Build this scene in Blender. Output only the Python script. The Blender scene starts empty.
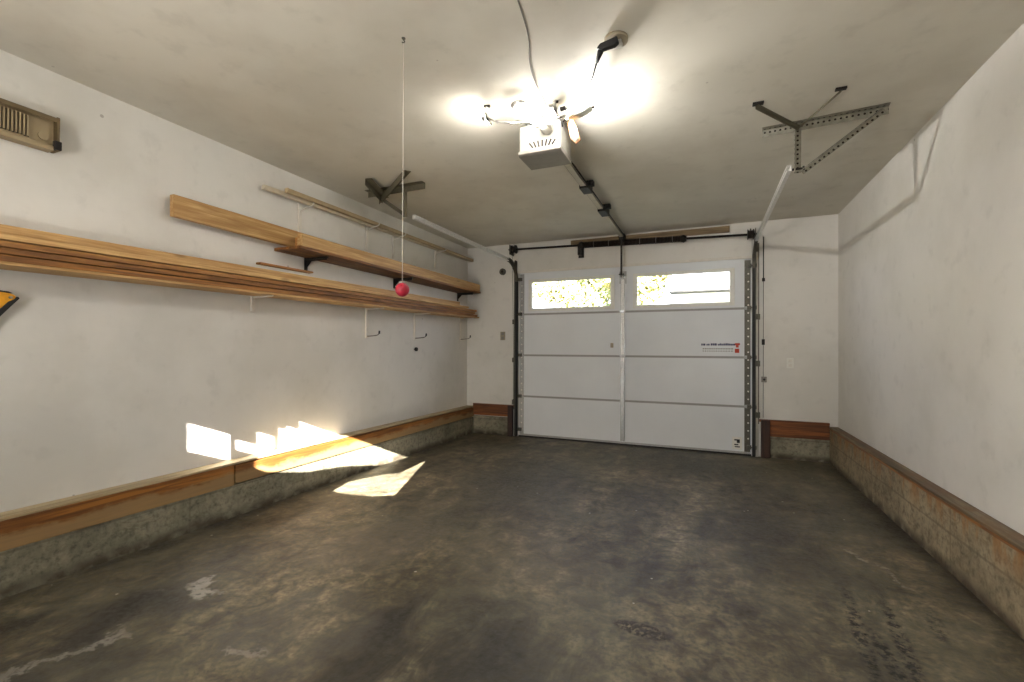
import bpy, bmesh, math, random
from mathutils import Vector, Matrix
R_ = random.Random(7)
S = bpy.context.scene
COL = S.collection
# ---------------------------------------------------------------- room dimensions (metres)
W, D, H, B0 = 4.271, 5.571, 2.53, -1.2      # width, door wall y, ceiling, rear wall y
TL, TR, HC = .111, .079, .362               # foundation ledge on the left / right wall
# ---------------------------------------------------------------- camera
cam = bpy.data.cameras.new('camera'); camo = bpy.data.objects.new('camera', cam); COL.objects.link(camo)
f_px = 457.82
cam.sensor_width = 36; cam.lens = f_px/1024*36; cam.shift_y = 5.18/1024; cam.clip_start = .02; cam.clip_end = 300
rt, up, fw = Vector((.9205,.3908,.0046)), Vector((-.0016,-.0080,1)), Vector((-.3908,.9204,.0067))
camo.matrix_world = Matrix(((rt.x,up.x,-fw.x,3.038),(rt.y,up.y,-fw.y,0),(rt.z,up.z,-fw.z,1.1403),(0,0,0,1)))
S.camera = camo
# ---------------------------------------------------------------- world, sun, exposure
S.view_settings.view_transform = 'Standard'; S.view_settings.look = 'None'
S.view_settings.gamma = 1; S.view_settings.use_curve_mapping = False; S.view_settings.exposure = 1.12
w = bpy.data.worlds.new('sky'); S.world = w; w.use_nodes = True
nt = w.node_tree; bgn = nt.nodes['Background']
tc = nt.nodes.new('ShaderNodeTexCoord'); sp = nt.nodes.new('ShaderNodeSeparateXYZ'); cr = nt.nodes.new('ShaderNodeValToRGB')
nt.links.new(tc.outputs['Generated'], sp.inputs[0]); nt.links.new(sp.outputs['Z'], cr.inputs[0]); nt.links.new(cr.outputs[0], bgn.inputs['Color'])
cr.color_ramp.elements[0].position = 0; cr.color_ramp.elements[0].color = (.95,.96,1,1)
cr.color_ramp.elements[1].position = .7; cr.color_ramp.elements[1].color = (.45,.62,1,1)
bgn.inputs['Strength'].default_value = 3.4
sd = Vector((-.39,1,-.43)).normalized()
sun = bpy.data.lights.new('sun','SUN'); sun.energy = 50; sun.angle = math.radians(.22); sun.color = (1,.95,.87)
suno = bpy.data.objects.new('sun', sun); COL.objects.link(suno); suno.rotation_euler = sd.to_track_quat('-Z','Y').to_euler(); suno.location = (5,-8,5)
BULB = 42.0          # emission of the two bulbs on the opener
TUBE_FILL = 13.0           # emission of the fill tubes added behind the camera

# ---------------------------------------------------------------- materials
def lin(r,g,b):
    c = lambda v: (v/255/12.92) if v/255 <= .04045 else ((v/255+.055)/1.055)**2.4
    return (c(r),c(g),c(b),1)
class NT:
    def __init__(s, name):
        s.m = bpy.data.materials.new(name); s.m.use_nodes = True; s.t = s.m.node_tree; s.n = s.t.nodes; s.b = s.n['Principled BSDF']
    def node(s, typ, **kw):
        n = s.n.new('ShaderNode'+typ)
        for k,v in kw.items(): setattr(n,k,v)
        return n
    def link(s,a,b): s.t.links.new(a,b)
    def put(s, sock, v):
        if isinstance(v, bpy.types.NodeSocket): s.link(v, sock)
        else: sock.default_value = v
    def math(s, op, a, b=0.0, clamp=False):
        n = s.node('Math', operation=op, use_clamp=clamp); s.put(n.inputs[0],a); s.put(n.inputs[1],b); return n.outputs[0]
    def pos(s): return s.node('NewGeometry').outputs['Position']
    def objc(s): return s.node('TexCoord').outputs['Object']
    def scale(s, v, sc, loc=(0,0,0), rot=(0,0,0)):
        n = s.node('Mapping'); s.link(v,n.inputs[0]); n.inputs['Scale'].default_value = sc; n.inputs['Location'].default_value = loc; n.inputs['Rotation'].default_value = rot; return n.outputs[0]
    def noise(s, v, sc, det=4, rough=.55, dist=0):
        n = s.node('TexNoise'); s.link(v,n.inputs['Vector']); n.inputs['Scale'].default_value=sc; n.inputs['Detail'].default_value=det; n.inputs['Roughness'].default_value=rough; n.inputs['Distortion'].default_value=dist; return n.outputs[0]
    def ramp(s, f, stops):
        n = s.node('ValToRGB'); s.link(f,n.inputs[0]); e = n.color_ramp.elements
        while len(e) < len(stops): e.new(.5)
        for i,(p,c) in enumerate(stops): e[i].position = p; e[i].color = c if len(c)==4 else (*c,1)
        return n.outputs[0]
    def step(s, f, a, b, c=0., d=1.):
        n = s.node('MapRange', interpolation_type='SMOOTHSTEP'); s.put(n.inputs[0],f)
        for i,v in enumerate((a,b,c,d)): n.inputs[i+1].default_value = v
        return n.outputs[0]
    def mix(s, f, a, b, mode='MIX'):
        n = s.node('Mix', data_type='RGBA', blend_type=mode); s.put(n.inputs[0],f); s.put(n.inputs[6],a); s.put(n.inputs[7],b); return n.outputs[2]
    def bump(s, f, strength=.3, dist=.01):
        n = s.node('Bump'); s.link(f,n.inputs['Height']); n.inputs['Strength'].default_value=strength; n.inputs['Distance'].default_value=dist; s.link(n.outputs[0], s.b.inputs['Normal'])
    def done(s, col=None, rough=.6, metal=0.):
        if col is not None: s.put(s.b.inputs['Base Color'], col)
        s.put(s.b.inputs['Roughness'], rough); s.b.inputs['Metallic'].default_value = metal
        return s.m
def plain(name, rgb, rough=.5, metal=0., var=.12, sc=30, bump=0):
    t = NT(name); n = t.noise(t.pos(), sc, 3)
    c = lin(*rgb); d = tuple(v*(1-var) for v in c[:3])+(1,); e = tuple(min(1,v*(1+var)) for v in c[:3])+(1,)
    if bump: t.bump(n, bump, .003)
    return t.done(t.ramp(n, [(.3,d),(.7,e)]), rough, metal)
def paint(name, rgb, rgb2, marks=0.0):
    t = NT(name); p = t.pos()
    a = t.noise(p, 1.3, 5, .6); b = t.noise(p, 7, 4, .6)
    c = t.mix(t.step(a,.38,.66), lin(*rgb), lin(*rgb2))
    c = t.mix(t.math('MULTIPLY', t.step(b,.55,.72), .28), c, lin(*[int(v*.90) for v in rgb2]))
    sp_ = t.node('TexVoronoi'); t.link(p, sp_.inputs['Vector']); sp_.inputs['Scale'].default_value = 3.1
    d = t.math('MULTIPLY', t.math('LESS_THAN', sp_.outputs['Distance'], .028), marks)
    c = t.mix(d, c, lin(110,96,80))
    t.bump(t.noise(p, 60, 4, .6), .10, .004)
    return t.done(c, .72)
M = {}
M['wall'] = paint('wall_paint', (218,214,207), (207,203,195), .5)
M['ceiling'] = paint('ceiling_paint', (208,203,190), (196,190,176), .35)

def floor_mat():
    t = NT('worn_concrete'); p = t.pos()
    wob = t.noise(p, 3.0, 5, .6)
    wc = t.node('TexNoise'); t.link(p, wc.inputs['Vector']); wc.inputs['Scale'].default_value = 2.4; wc.inputs['Detail'].default_value = 6; wc.inputs['Roughness'].default_value = .62
    vm = t.node('VectorMath', operation='MULTIPLY_ADD'); t.link(wc.outputs['Color'], vm.inputs[0]); vm.inputs[1].default_value = (.7,.7,0); t.link(p, vm.inputs[2])
    sub = t.node('VectorMath', operation='SUBTRACT'); t.link(vm.outputs[0], sub.inputs[0]); sub.inputs[1].default_value = (.35,.35,0)
    wp = sub.outputs[0]
    big = t.noise(t.scale(p,(1,.6,1)), 1.6, 8, .62, .3)
    col = t.ramp(big, [(.32,lin(67,58,39)),(.44,lin(89,78,54)),(.56,lin(107,95,67)),(.70,lin(126,113,83))])
    mid = t.noise(t.scale(p,(1,.5,1),rot=(0,0,.35)), 4.5, 9, .72, .8)
    col = t.mix(.9, col, t.ramp(mid, [(.36,(.38,.38,.37)),(.47,(.82,.82,.81)),(.55,(1.06,1.06,1.05)),(.66,(1.4,1.39,1.37))]), 'MULTIPLY')
    fine = t.noise(p, 36, 4, .62)
    col = t.mix(.9, col, t.ramp(fine, [(.36,(.45,.44,.43)),(.5,(.98,.98,.97)),(.62,(1.42,1.41,1.38))]), 'MULTIPLY')
    sc_ = t.noise(p, 9, 7, .66, .6)
    col = t.mix(.85, col, t.ramp(sc_, [(.36,(.40,.40,.39)),(.46,(.80,.80,.79)),(.53,(1.04,1.04,1.03)),(.62,(1.45,1.43,1.40))]), 'MULTIPLY')
    green = t.noise(p, .9, 4)
    col = t.mix(t.math('MULTIPLY', t.step(green,.45,.6), .35), col, lin(100,98,78))
    def spot(cx,cy,rx,ry,rot,rgb,amt,src=wp,soft=(.55,1.1),brk=None):
        nonlocal col
        v = t.node('VectorMath', operation='SUBTRACT'); t.link(src, v.inputs[0]); v.inputs[1].default_value = (cx,cy,0)
        m = t.scale(v.outputs[0], (1,1,0), rot=(0,0,-rot)); q = t.scale(m,(1/rx,1/ry,0))
        l = t.node('VectorMath', operation='LENGTH'); t.link(q, l.inputs[0])
        f = t.math('MULTIPLY', t.step(l.outputs['Value'],soft[0],soft[1],1,0), amt)
        if src is wp: f = t.math('MULTIPLY', f, t.step(mid, .70, .36, .35, 1.0))
        if brk: f = t.math('MULTIPLY', f, t.step(t.noise(p, brk[0], 6, .75), brk[1]-.04, brk[1]+.07))
        col = t.mix(f, col, lin(*rgb))
    # large dark oily areas
    spot(.62,1.05,.22,.60,-.55,(44,40,36),.75)
    spot(.95,.80,.28,.30,0,(47,43,38),.6)
    spot(2.02,1.50,.40,.50,.3,(41,37,31),.85)
    spot(2.45,1.55,.25,.5,.2,(47,42,36),.6)
    spot(3.55,2.10,.30,.45,.0,(50,44,36),.55)
    spot(3.4,3.1,.5,.8,.1,(60,53,41),.55)
    spot(1.55,3.2,.7,.9,0,(69,61,48),.4)
    spot(2.5,4.9,1.6,.5,0,(66,60,46),.5)
    spot(1.3,2.2,.35,.5,0,(108,97,82),.5)
    spot(2.1,2.3,.5,.5,0,(100,89,70),.45)
    spot(1.5,1.4,.35,.35,0,(90,86,79),.5)
    # dirt strip against the right foundation and along the left one
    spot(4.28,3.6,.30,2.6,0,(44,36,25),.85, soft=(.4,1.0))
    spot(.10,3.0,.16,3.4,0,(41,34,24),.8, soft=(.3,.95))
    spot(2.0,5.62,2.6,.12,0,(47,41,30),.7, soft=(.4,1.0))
    # scuffs and pale scrapes
    spot(.80,1.45,.045,.11,-.5,(206,198,186),.5, brk=(30,.42))
    spot(.83,.95,.03,.2,-.2,(190,182,170),.35, brk=(30,.45))
    spot(1.45,1.22,.12,.05,.2,(176,166,150),.4, brk=(30,.45))
    spot(3.92,3.0,.03,.30,.25,(178,166,146),.6, brk=(25,.48))
    # brown patch with a hard edge
    spot(2.80,1.930,.130,.052,-.12,(34,21,12),1.0, src=p, soft=(.75,1.05), brk=(50,.46))
    # black tyre scuffs near the right
    spot(3.61,2.25,.030,.42,-.10,(14,12,10),1.0, src=p, soft=(.6,1.3), brk=(26,.50))
    spot(3.66,2.10,.03,.22,.0,(14,12,10),1.0, src=p, soft=(.6,1.3), brk=(28,.49))
    spot(3.74,2.22,.028,.38,-.12,(14,12,10),1.0, src=p, soft=(.6,1.3), brk=(27,.50))
    spot(3.92,2.45,.03,.16,-.2,(40,34,26),.8, src=p, soft=(.6,1.3), brk=(27,.50))
    vo = t.node('TexVoronoi'); t.link(p, vo.inputs['Vector']); vo.inputs['Scale'].default_value = 5
    col = t.mix(t.math('MULTIPLY', t.math('LESS_THAN', vo.outputs['Distance'], .035), .7), col, lin(190,182,165))
    hsv = t.node('HueSaturation'); hsv.inputs['Saturation'].default_value = .78; hsv.inputs['Value'].default_value = 1.03; t.link(col, hsv.inputs['Color']); col = hsv.outputs[0]
    t.bump(t.math('ADD', t.noise(p, 40, 8, .7), t.math('MULTIPLY', big, 1.5)), .35, .006)
    return t.done(col, t.step(fine,.3,.8,.42,.72))
M['floor'] = floor_mat()

def concrete(name, stain, warm):
    t = NT(name); p = t.pos()
    a = t.noise(p, 3, 6, .65); b = t.noise(p, 28, 8, .7)
    base = t.ramp(a, [(.3,lin(100,96,80) if not warm else lin(116,104,82)),(.5,lin(130,125,106) if not warm else lin(144,130,104)),(.72,lin(158,151,130) if not warm else lin(168,154,126))])
    col = t.mix(.9, base, t.ramp(b, [(.34,(.42,.41,.38)),(.5,(.95,.95,.95)),(.68,(1.25,1.23,1.2))]), 'MULTIPLY')
    pit = t.noise(t.scale(p,(1,.5,1)), 11, 7, .7, 1.0)
    col = t.mix(t.math('MULTIPLY', t.step(pit,.55,.66), .5), col, lin(84,76,58) if not warm else lin(108,90,62))
    s = t.node('SeparateXYZ'); t.link(p, s.inputs[0]); z = s.outputs['Z']
    # form-board lines
    ln = t.math('ABSOLUTE', t.math('SUBTRACT', t.math('ADD', z, t.math('MULTIPLY', t.noise(p,1.5,3), .02)), .215))
    col = t.mix(t.math('MULTIPLY', t.step(ln, .002,.010,1,0), .45), col, lin(84,74,58))
    # vertical pour joints
    yj = t.math('ABSOLUTE', t.math('SUBTRACT', t.math('FRACT', t.math('DIVIDE', s.outputs['Y'], 1.22)), .5))
    col = t.mix(t.math('MULTIPLY', t.step(yj, .002,.008,1,0), .4), col, lin(86,78,62))
    if stain:   # rust-coloured run-down under the sill plate
        st = t.math('MULTIPLY', t.step(t.noise(t.scale(p,(1,1,.35)), 9, 5, .6), .45,.62), t.step(z,.16,.34))
        col = t.mix(t.math('MULTIPLY', st, .75), col, lin(150,104,52))
    dirt = t.math('MULTIPLY', t.step(z,.01,.085,1,0), t.step(t.noise(p,14,5),.3,.55))
    col = t.mix(t.math('MULTIPLY', dirt, .85), col, lin(54,42,28))
    t.bump(b, .5, .008)
    return t.done(col, .85)
M['conc_left'] = concrete('foundation_concrete_grey', False, False)
M['conc_right'] = concrete('foundation_concrete_tan', True, True)

def wood(name, light, dark, axis='Y', ring=1.0, stain=None, knots=.5, rough=.6, zmix=False):
    t = NT(name); p = t.objc() if False else t.pos()
    sc = {'Y':(1,.045,1),'X':(.045,1,1),'Z':(1,1,.045)}[axis]
    oi = t.node('ObjectInfo'); off = t.node('VectorMath', operation='MULTIPLY_ADD')
    cv = t.node('CombineXYZ'); 
    for i in range(3): t.link(oi.outputs['Random'], cv.inputs[i])
    t.link(cv.outputs[0], off.inputs[0]); off.inputs[1].default_value = (37,53,29); t.link(p, off.inputs[2]); q = off.outputs[0]
    g = t.noise(t.scale(q, sc), 60*ring, 5, .6, .6); g2 = t.noise(t.scale(q, sc), 14, 3, .5, .8)
    f = t.math('ADD', t.math('MULTIPLY', g, .6), t.math('MULTIPLY', g2, .4))
    mid = tuple((a+b)/2 for a,b in zip(light,dark))
    col = t.ramp(f, [(.40,lin(*dark)),(.5,lin(*mid)),(.58,lin(*light))])
    hv = t.step(oi.outputs['Random'],0,1,.86,1.08)
    cm = t.node('CombineColor'); 
    for i in range(3): t.link(hv, cm.inputs[i])
    col = t.mix(1.0, col, cm.outputs[0], 'MULTIPLY')
    vo = t.node('TexVoronoi'); ks = {'Y':(1,.3,1),'X':(.3,1,1),'Z':(1,1,.3)}[axis]
    t.link(t.scale(q, ks), vo.inputs['Vector']); vo.inputs['Scale'].default_value = 9
    col = t.mix(t.math('MULTIPLY', t.step(vo.outputs['Distance'], .06,.16,1,0), knots), col, lin(*[int(v*.55) for v in dark]))
    if stain:
        s = t.step(t.noise(t.scale(p,(1,.8,1)), 5, 6, .65), .42,.6)
        if zmix:
            sx = t.node('SeparateXYZ'); t.link(p, sx.inputs[0])
            zz = t.math('ADD', sx.outputs['Z'], t.math('MULTIPLY', t.math('SUBTRACT', t.noise(t.scale(p,(1,.5,1)), 7, 6, .7), .5), .16))
            s = t.step(zz, .27,.31,1,0)
        col = t.mix(t.math('MULTIPLY', s, .8), col, lin(*stain))
    t.bump(g, .2, .002)
    return t.done(col, rough)
M['pine'] = wood('pine_light', (204,168,112), (164,122,70))
M['pine_b'] = wood('pine_amber', (184,132,68), (128,80,34))
M['pine_c'] = wood('pine_brown', (156,104,46), (92,54,20))
M['sill_left'] = wood('sill_plate_orange', (152,98,38), (98,56,18), stain=(150,124,84), knots=.3, zmix=True)
M['sill_cap'] = wood('sill_cap_pale', (198,180,146), (160,140,106), knots=.15)
M['sill_right'] = wood('sill_cap_weathered', (124,110,86), (82,66,46), stain=(112,82,50), knots=.2)
M['sill_edge'] = wood('sill_edge_orange', (150,98,46), (92,54,22), knots=.2)
M['sill_back'] = wood('sill_plate_brown', (146,84,34), (88,46,16), axis='X', knots=.3)
M['post'] = wood('post_dark', (64,38,24), (38,22,14), axis='Z', knots=.2)
M['header_board'] = wood('header_board_brown', (156,132,94), (110,88,58), axis='X', knots=.2)

def steel(name, rgb, rough=.38, metal=.9):
    t = NT(name); p = t.pos(); vo = t.node('TexVoronoi'); t.link(p, vo.inputs['Vector']); vo.inputs['Scale'].default_value = 70
    n = t.noise(p, 12, 4)
    c = lin(*rgb); c2 = tuple(v*.7 for v in c[:3])+(1,)
    col = t.mix(t.math('MULTIPLY', vo.outputs['Distance'], .9), c, c2)
    return t.done(col, t.step(n,.3,.7,rough-.08,rough+.15), metal)
M['galv'] = steel('galvanised_steel', (178,178,176))
M['galv_dark'] = steel('dull_steel', (112,108,98), .5)
M['track'] = steel('bright_track_steel', (244,242,238), .4, .0)
M['iron'] = plain('black_iron', (40,36,32), .5, .6)
M['rust'] = plain('oily_spring_steel', (44,34,28), .55, .7, .3)
M['black'] = plain('black_rubber', (24,23,22), .6)
M['cord'] = plain('black_cord', (12,9,7), .9)
M['whitemetal'] = plain('white_enamel', (214,208,198), .45, 0, .05)
M['plastic'] = plain('white_plastic', (220,218,210), .4, 0, .04)
M['grey_plastic'] = plain('grey_plastic', (128,122,114), .5, 0, .08)
M['dark_slot'] = plain('dark_gap', (30,22,18), .8)
M['beige'] = plain('beige_enamel', (152,134,102), .5, 0, .08, 12)
M['strip'] = plain('aged_strip', (166,146,112), .6, 0, .1)
M['strip2'] = plain('pale_strip', (196,182,158), .6, 0, .08)
M['olive_steel'] = plain('grey_olive_steel', (104,98,80), .5, .3, .12)
M['olive'] = plain('olive_brown_metal', (96,80,52), .5, .2, .2, 12)
M['yellow'] = plain('yellow_paint', (228,158,28), .4, 0, .15, 40)
M['red'] = plain('red_rubber', (160,26,48), .5, 0, .1)
M['string'] = plain('white_string', (222,214,200), .8, 0, .05)
M['housing'] = plain('opener_plastic', (150,147,138), .5, 0, .04)
M['brass'] = plain('yellow_tag', (110,70,12), .45, 0, .3, 60)
M['tan'] = plain('tan_plate', (150,138,116), .6, 0, .1)
M['aluminium'] = steel('brushed_aluminium', (205,203,198), .3)

def perforated():
    t = NT('perforated_steel'); o = t.objc(); s = t.node('SeparateXYZ'); t.link(o, s.inputs[0])
    fx = t.math('SUBTRACT', t.math('FRACT', t.math('DIVIDE', s.outputs['X'], .028)), .5)
    dx = t.math('MULTIPLY', fx, .028)
    m = 0
    for ax in ('Y','Z'):
        dy = t.math('SUBTRACT', s.outputs[ax], .019)
        r = t.math('SQRT', t.math('ADD', t.math('POWER', dx, 2), t.math('POWER', dy, 2)))
        h = t.math('LESS_THAN', r, .0062); m = h if m == 0 else t.math('MAXIMUM', m, h)
    n = t.noise(o, 30, 3)
    col = t.mix(m, t.ramp(n,[(.3,lin(128,124,112)),(.7,lin(160,156,142))]), lin(48,42,34))
    return t.done(col, .45, .75)
M['perf'] = perforated()
M['rail'] = plain('dull_rail_steel', (196,190,174), .5, 0, .08)
def door_mat():
    t = NT('door_skin_white'); p = t.pos()
    n = t.noise(p, 1.6, 4); b = t.noise(p, 220, 2)
    col = t.ramp(n, [(.3,lin(212,214,217)),(.7,lin(222,224,226))])
    t.bump(b, .12, .002)
    return t.done(col, .5)
M['door'] = door_mat()
M['door_line'] = plain('door_joint_grey', (150,149,147), .5, 0, .05)
def glass():
    t = NT('window_glass'); t.b.inputs['Transmission Weight'].default_value = 1; t.b.inputs['IOR'].default_value = 1.01
    return t.done((1,1,1,1), .0)
M['glass'] = glass()
def emit(name, rgb, s):
    t = NT(name); t.b.inputs['Emission Color'].default_value = (*rgb,1); t.b.inputs['Emission Strength'].default_value = s
    return t.done((.8,.8,.8,1), .4)
M['bulb'] = emit('lit_bulb', (1,.95,.88), BULB)
M['lamp'] = emit('fill_tube_glow', (.88,.94,1), TUBE_FILL)
M['led'] = emit('lit_led_panel', (1,.96,.90), 420.0)
M['led_strong'] = emit('lit_led_panel_wide', (1,.97,.92), 2000.0)
M['fill_flood'] = emit('fill_flood_glow', (1,.975,.94), 49.0)
M['leaf'] = plain('leaf_green', (122,130,74), .7, 0, .3, 6)
M['leaf_y'] = plain('leaf_yellow', (160,146,84), .7, 0, .3, 6)
M['bark'] = plain('bark', (92,76,60), .9)
M['grass'] = plain('lawn', (104,106,82), .9, 0, .3, 3)
M['siding'] = plain('white_siding', (232,232,228), .7, 0, .03)
M['shingle'] = plain('grey_shingle', (150,148,146), .9, 0, .1, 8)
M['eave_shade'] = plain('eave_shade_dark', (30,30,32), .7)  # near-black, so the shade under the eave sits in the colour

# ---------------------------------------------------------------- mesh helpers
class MB:
    def __init__(s): s.v=[]; s.f=[]; s.mi=[]; s.sm=[]; s.cur=0
    def face(s, idx, smooth=False): s.f.append(idx); s.mi.append(s.cur); s.sm.append(smooth)
    def box(s, x0,x1,y0,y1,z0,z1):
        return s.hexa([(x0,y0,z0),(x1,y0,z0),(x1,y1,z0),(x0,y1,z0),(x0,y0,z1),(x1,y0,z1),(x1,y1,z1),(x0,y1,z1)])
    def hexa(s, P):
        k=len(s.v); s.v += [tuple(p) for p in P]
        for q in ((0,3,2,1),(4,5,6,7),(0,1,5,4),(1,2,6,5),(2,3,7,6),(3,0,4,7)): s.face([k+i for i in q])
        return s
    def bar(s, a, b, w, t, upv=(0,0,1)):   # box along a-b, width w sideways, thickness t along up
        a=Vector(a); b=Vector(b); d=(b-a).normalized(); u=Vector(upv); sd=d.cross(u).normalized(); u=sd.cross(d).normalized()
        sd=sd*w/2; u=u*t/2
        return s.hexa([a-sd-u,a+sd-u,b+sd-u,b-sd-u,a-sd+u,a+sd+u,b+sd+u,b-sd+u])
    def tube(s, pts, r, n=10, cap=True):
        pts=[Vector(p) for p in pts]; k=len(s.v); m=len(pts); prev=None
        for i,p in enumerate(pts):
            d=(pts[min(i+1,m-1)]-pts[max(i-1,0)]).normalized()
            if prev is None: a=d.orthogonal().normalized()
            else: a=(prev-d*prev.dot(d)).normalized()
            prev=a; b=d.cross(a); rr=r[i] if isinstance(r,(list,tuple)) else r
            for j in range(n):
                t=2*math.pi*j/n; s.v.append(tuple(p+(a*math.cos(t)+b*math.sin(t))*rr))
        for i in range(m-1):
            for j in range(n):
                s.face([k+i*n+j,k+i*n+(j+1)%n,k+(i+1)*n+(j+1)%n,k+(i+1)*n+j], True)
        if cap: s.face([k+j for j in range(n)][::-1]); s.face([k+(m-1)*n+j for j in range(n)])
        return s
    def prism(s, poly, ax, a0, a1):        # extrude a 2D polygon along axis ax
        k=len(s.v); n=len(poly)
        for a in (a0,a1):
            for p in poly:
                q=list(p); q.insert(ax,a); s.v.append(tuple(q))
        s.face([k+i for i in range(n)][::-1]); s.face([k+n+i for i in range(n)])
        for i in range(n): s.face([k+i,k+(i+1)%n,k+n+(i+1)%n,k+n+i])
        return s
    def sphere(s, c, r, nu=20, nv=12, sq=(1,1,1)):
        k=len(s.v); c=Vector(c)
        for i in range(nv+1):
            th=math.pi*i/nv
            for j in range(nu):
                ph=2*math.pi*j/nu; s.v.append((c.x+r*sq[0]*math.sin(th)*math.cos(ph), c.y+r*sq[1]*math.sin(th)*math.sin(ph), c.z+r*sq[2]*math.cos(th)))
        for i in range(nv):
            for j in range(nu): s.face([k+i*nu+j,k+(i+1)*nu+j,k+(i+1)*nu+(j+1)%nu,k+i*nu+(j+1)%nu], True)
        return s
def link(name, me, parent=None):
    o = bpy.data.objects.new(name, me); COL.objects.link(o)
    if parent: o.parent = parent
    return o
def build(name, mb, mats, parent=None, bevel=0, loc=None):
    me = bpy.data.meshes.new(name); v = mb.v
    if parent is not None:
        L = parent.get('_wl') or (0,0,0)
        v = [(p[0]-L[0],p[1]-L[1],p[2]-L[2]) for p in v]
    elif loc: v = [(p[0]-loc[0],p[1]-loc[1],p[2]-loc[2]) for p in v]
    me.from_pydata(v, [], mb.f)
    for m in (mats if isinstance(mats,(list,tuple)) else [mats]): me.materials.append(m)
    for p,i,sm in zip(me.polygons, mb.mi, mb.sm): p.material_index=i; p.use_smooth=sm
    bm=bmesh.new(); bm.from_mesh(me); bmesh.ops.remove_doubles(bm, verts=bm.verts, dist=1e-6); bmesh.ops.recalc_face_normals(bm, faces=bm.faces); bm.to_mesh(me); bm.free()
    o = link(name, me, parent)
    if parent is None and loc: o.location = loc
    if bevel:
        b=o.modifiers.new('edge','BEVEL'); b.width=bevel; b.segments=2; b.limit_method='ANGLE'
    o['_wl'] = tuple(parent.get('_wl') or (0,0,0)) if parent is not None else tuple(loc or (0,0,0))
    return o
def empty(name, loc):
    o=bpy.data.objects.new(name,None); COL.objects.link(o); o.location=loc; o['_wl']=tuple(loc); o.empty_display_size=.1; return o
def tag(o, label, cat, group=None):
    o['label']=label; o['category']=cat; o['kind']='thing'
    if group: o['group']=group
    return o
def struct(o): o['kind']='structure'; return o
def mb(): return MB()

# ================================================================ THE SHELL
T=.16
struct(build('floor', mb().box(-T,W+T,B0-T,D+.35,-.12,0), M['floor']))
struct(build('ceiling', mb().box(-T,W+T,B0-T,D+.22,H,H+.14), M['ceiling']))
struct(build('wall_left', mb().box(-T,0,B0-T,D+.22,0,H), M['wall']))
struct(build('wall_right', mb().box(W,W+T,B0-T,D+.22,0,H), M['wall']))
DX0,DX1,DT=.775,3.485,2.135                      # garage door opening
m=mb().box(0,DX0,D,D+.2,0,H).box(DX1,W,D,D+.2,0,H).box(DX0,DX1,D,D+.2,DT,H)
struct(build('wall_back', m, M['wall']))
# rear wall with a high window (behind the camera, it lets the low sun in)
wx0,wx1,wz0,wz1=1.06,2.62,1.60,2.40
m=mb().box(0,wx0,B0-T,B0,0,H).box(wx1,W,B0-T,B0,0,H).box(wx0,wx1,B0-T,B0,0,wz0).box(wx0,wx1,B0-T,B0,wz1,H)
struct(build('wall_rear', m, M['wall']))
# added mask shaping the sun patches; coordinates on the plane of the rear wall
yf=B0-.028; e=.012
def blk(x0,x1,z0,z1): m.box(x0,x1,yf,yf+e,z0,z1)
m=mb(); blk(1.0,1.21,1.55,2.45); blk(2.43,2.68,1.55,2.45); blk(1.21,2.43,2.255,2.45)
blk(1.21,1.319,1.55,1.815); blk(1.21,1.319,1.995,2.255); blk(1.319,1.337,1.55,2.255); blk(1.337,1.455,1.55,1.90)
blk(1.337,1.402,1.972,2.255); blk(1.402,1.455,2.07,2.255); blk(1.455,1.475,1.55,2.255); blk(1.475,1.502,2.15,2.255); blk(1.502,1.55,2.185,2.255)
m.prism([(1.455,1.55),(1.475,1.795),(1.51,1.785),(1.641,1.85),(1.812,1.984),(2.055,2.117),(2.195,2.25),(2.435,2.26),(2.429,2.233),(2.284,2.02),(2.14,1.978),(1.895,1.846),(1.863,1.727),(1.863,1.55)],1,yf,yf+e)
m.prism([(1.863,1.55),(1.863,1.735),(1.994,1.729),(2.249,1.746),(2.44,1.79),(2.44,1.55)],1,yf,yf+e)
struct(build('window_sun_mask', m, M['whitemetal']))

# ---------------------------------------------------------------- foundation ledges and sill plates
struct(build('baseboard_left', mb().box(0,TL-.004,B0,D,0,.215), M['conc_left']))
m=mb().box(0,TL,B0,2.115,.215,.352); struct(build('trim_1', m, M['sill_left'], bevel=.003))
m=mb().box(0,TL+.006,2.122,D,.225,.345); struct(build('trim_2', m, M['sill_left'], bevel=.003))
m=mb().box(0,TL-.008,B0,D,.352,.366); struct(build('trim_3', m, M['sill_cap'], bevel=.003))
struct(build('baseboard_right', mb().box(W-TR,W,B0,D,0,.345), M['conc_right'], bevel=.004))
struct(build('trim_4', mb().box(W-TR-.004,W,B0,D,.352,.366), M['sill_right'], bevel=.003)); struct(build('trim_10', mb().box(W-TR-.006,W,B0,D,.338,.352), M['sill_edge'], bevel=.002))
struct(build('baseboard_back', mb().box(TL,.63,D-.018,D,0,.24).box(3.64,W-TR,D-.018,D,0,.235), M['conc_left']))
m=mb().box(TL,.63,D-.03,D,.25,.388).box(TL,.72,D-.034,D,.388,.405)
struct(build('trim_5', m, M['sill_back'], bevel=.003))
m=mb().box(3.66,W-TR,D-.03,D,.243,.378).box(3.56,W-TR,D-.036,D,.378,.404).box(3.66,W-TR,D-.04,D,.231,.245)
struct(build('trim_6', m, M['sill_back'], bevel=.003))
struct(build('trim_7', mb().box(.632,.70,D-.05,D,0,.40), M['post'], bevel=.004))
struct(build('trim_8', mb().box(3.575,3.66,D-.05,D,0,.40), M['post'], bevel=.004))
struct(build('trim_9', mb().box(3.522,3.548,D-.03,D,0,2.2).box(.735,3.548,D-.016,D,2.137,2.165), M['whitemetal'], bevel=.003))

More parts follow.
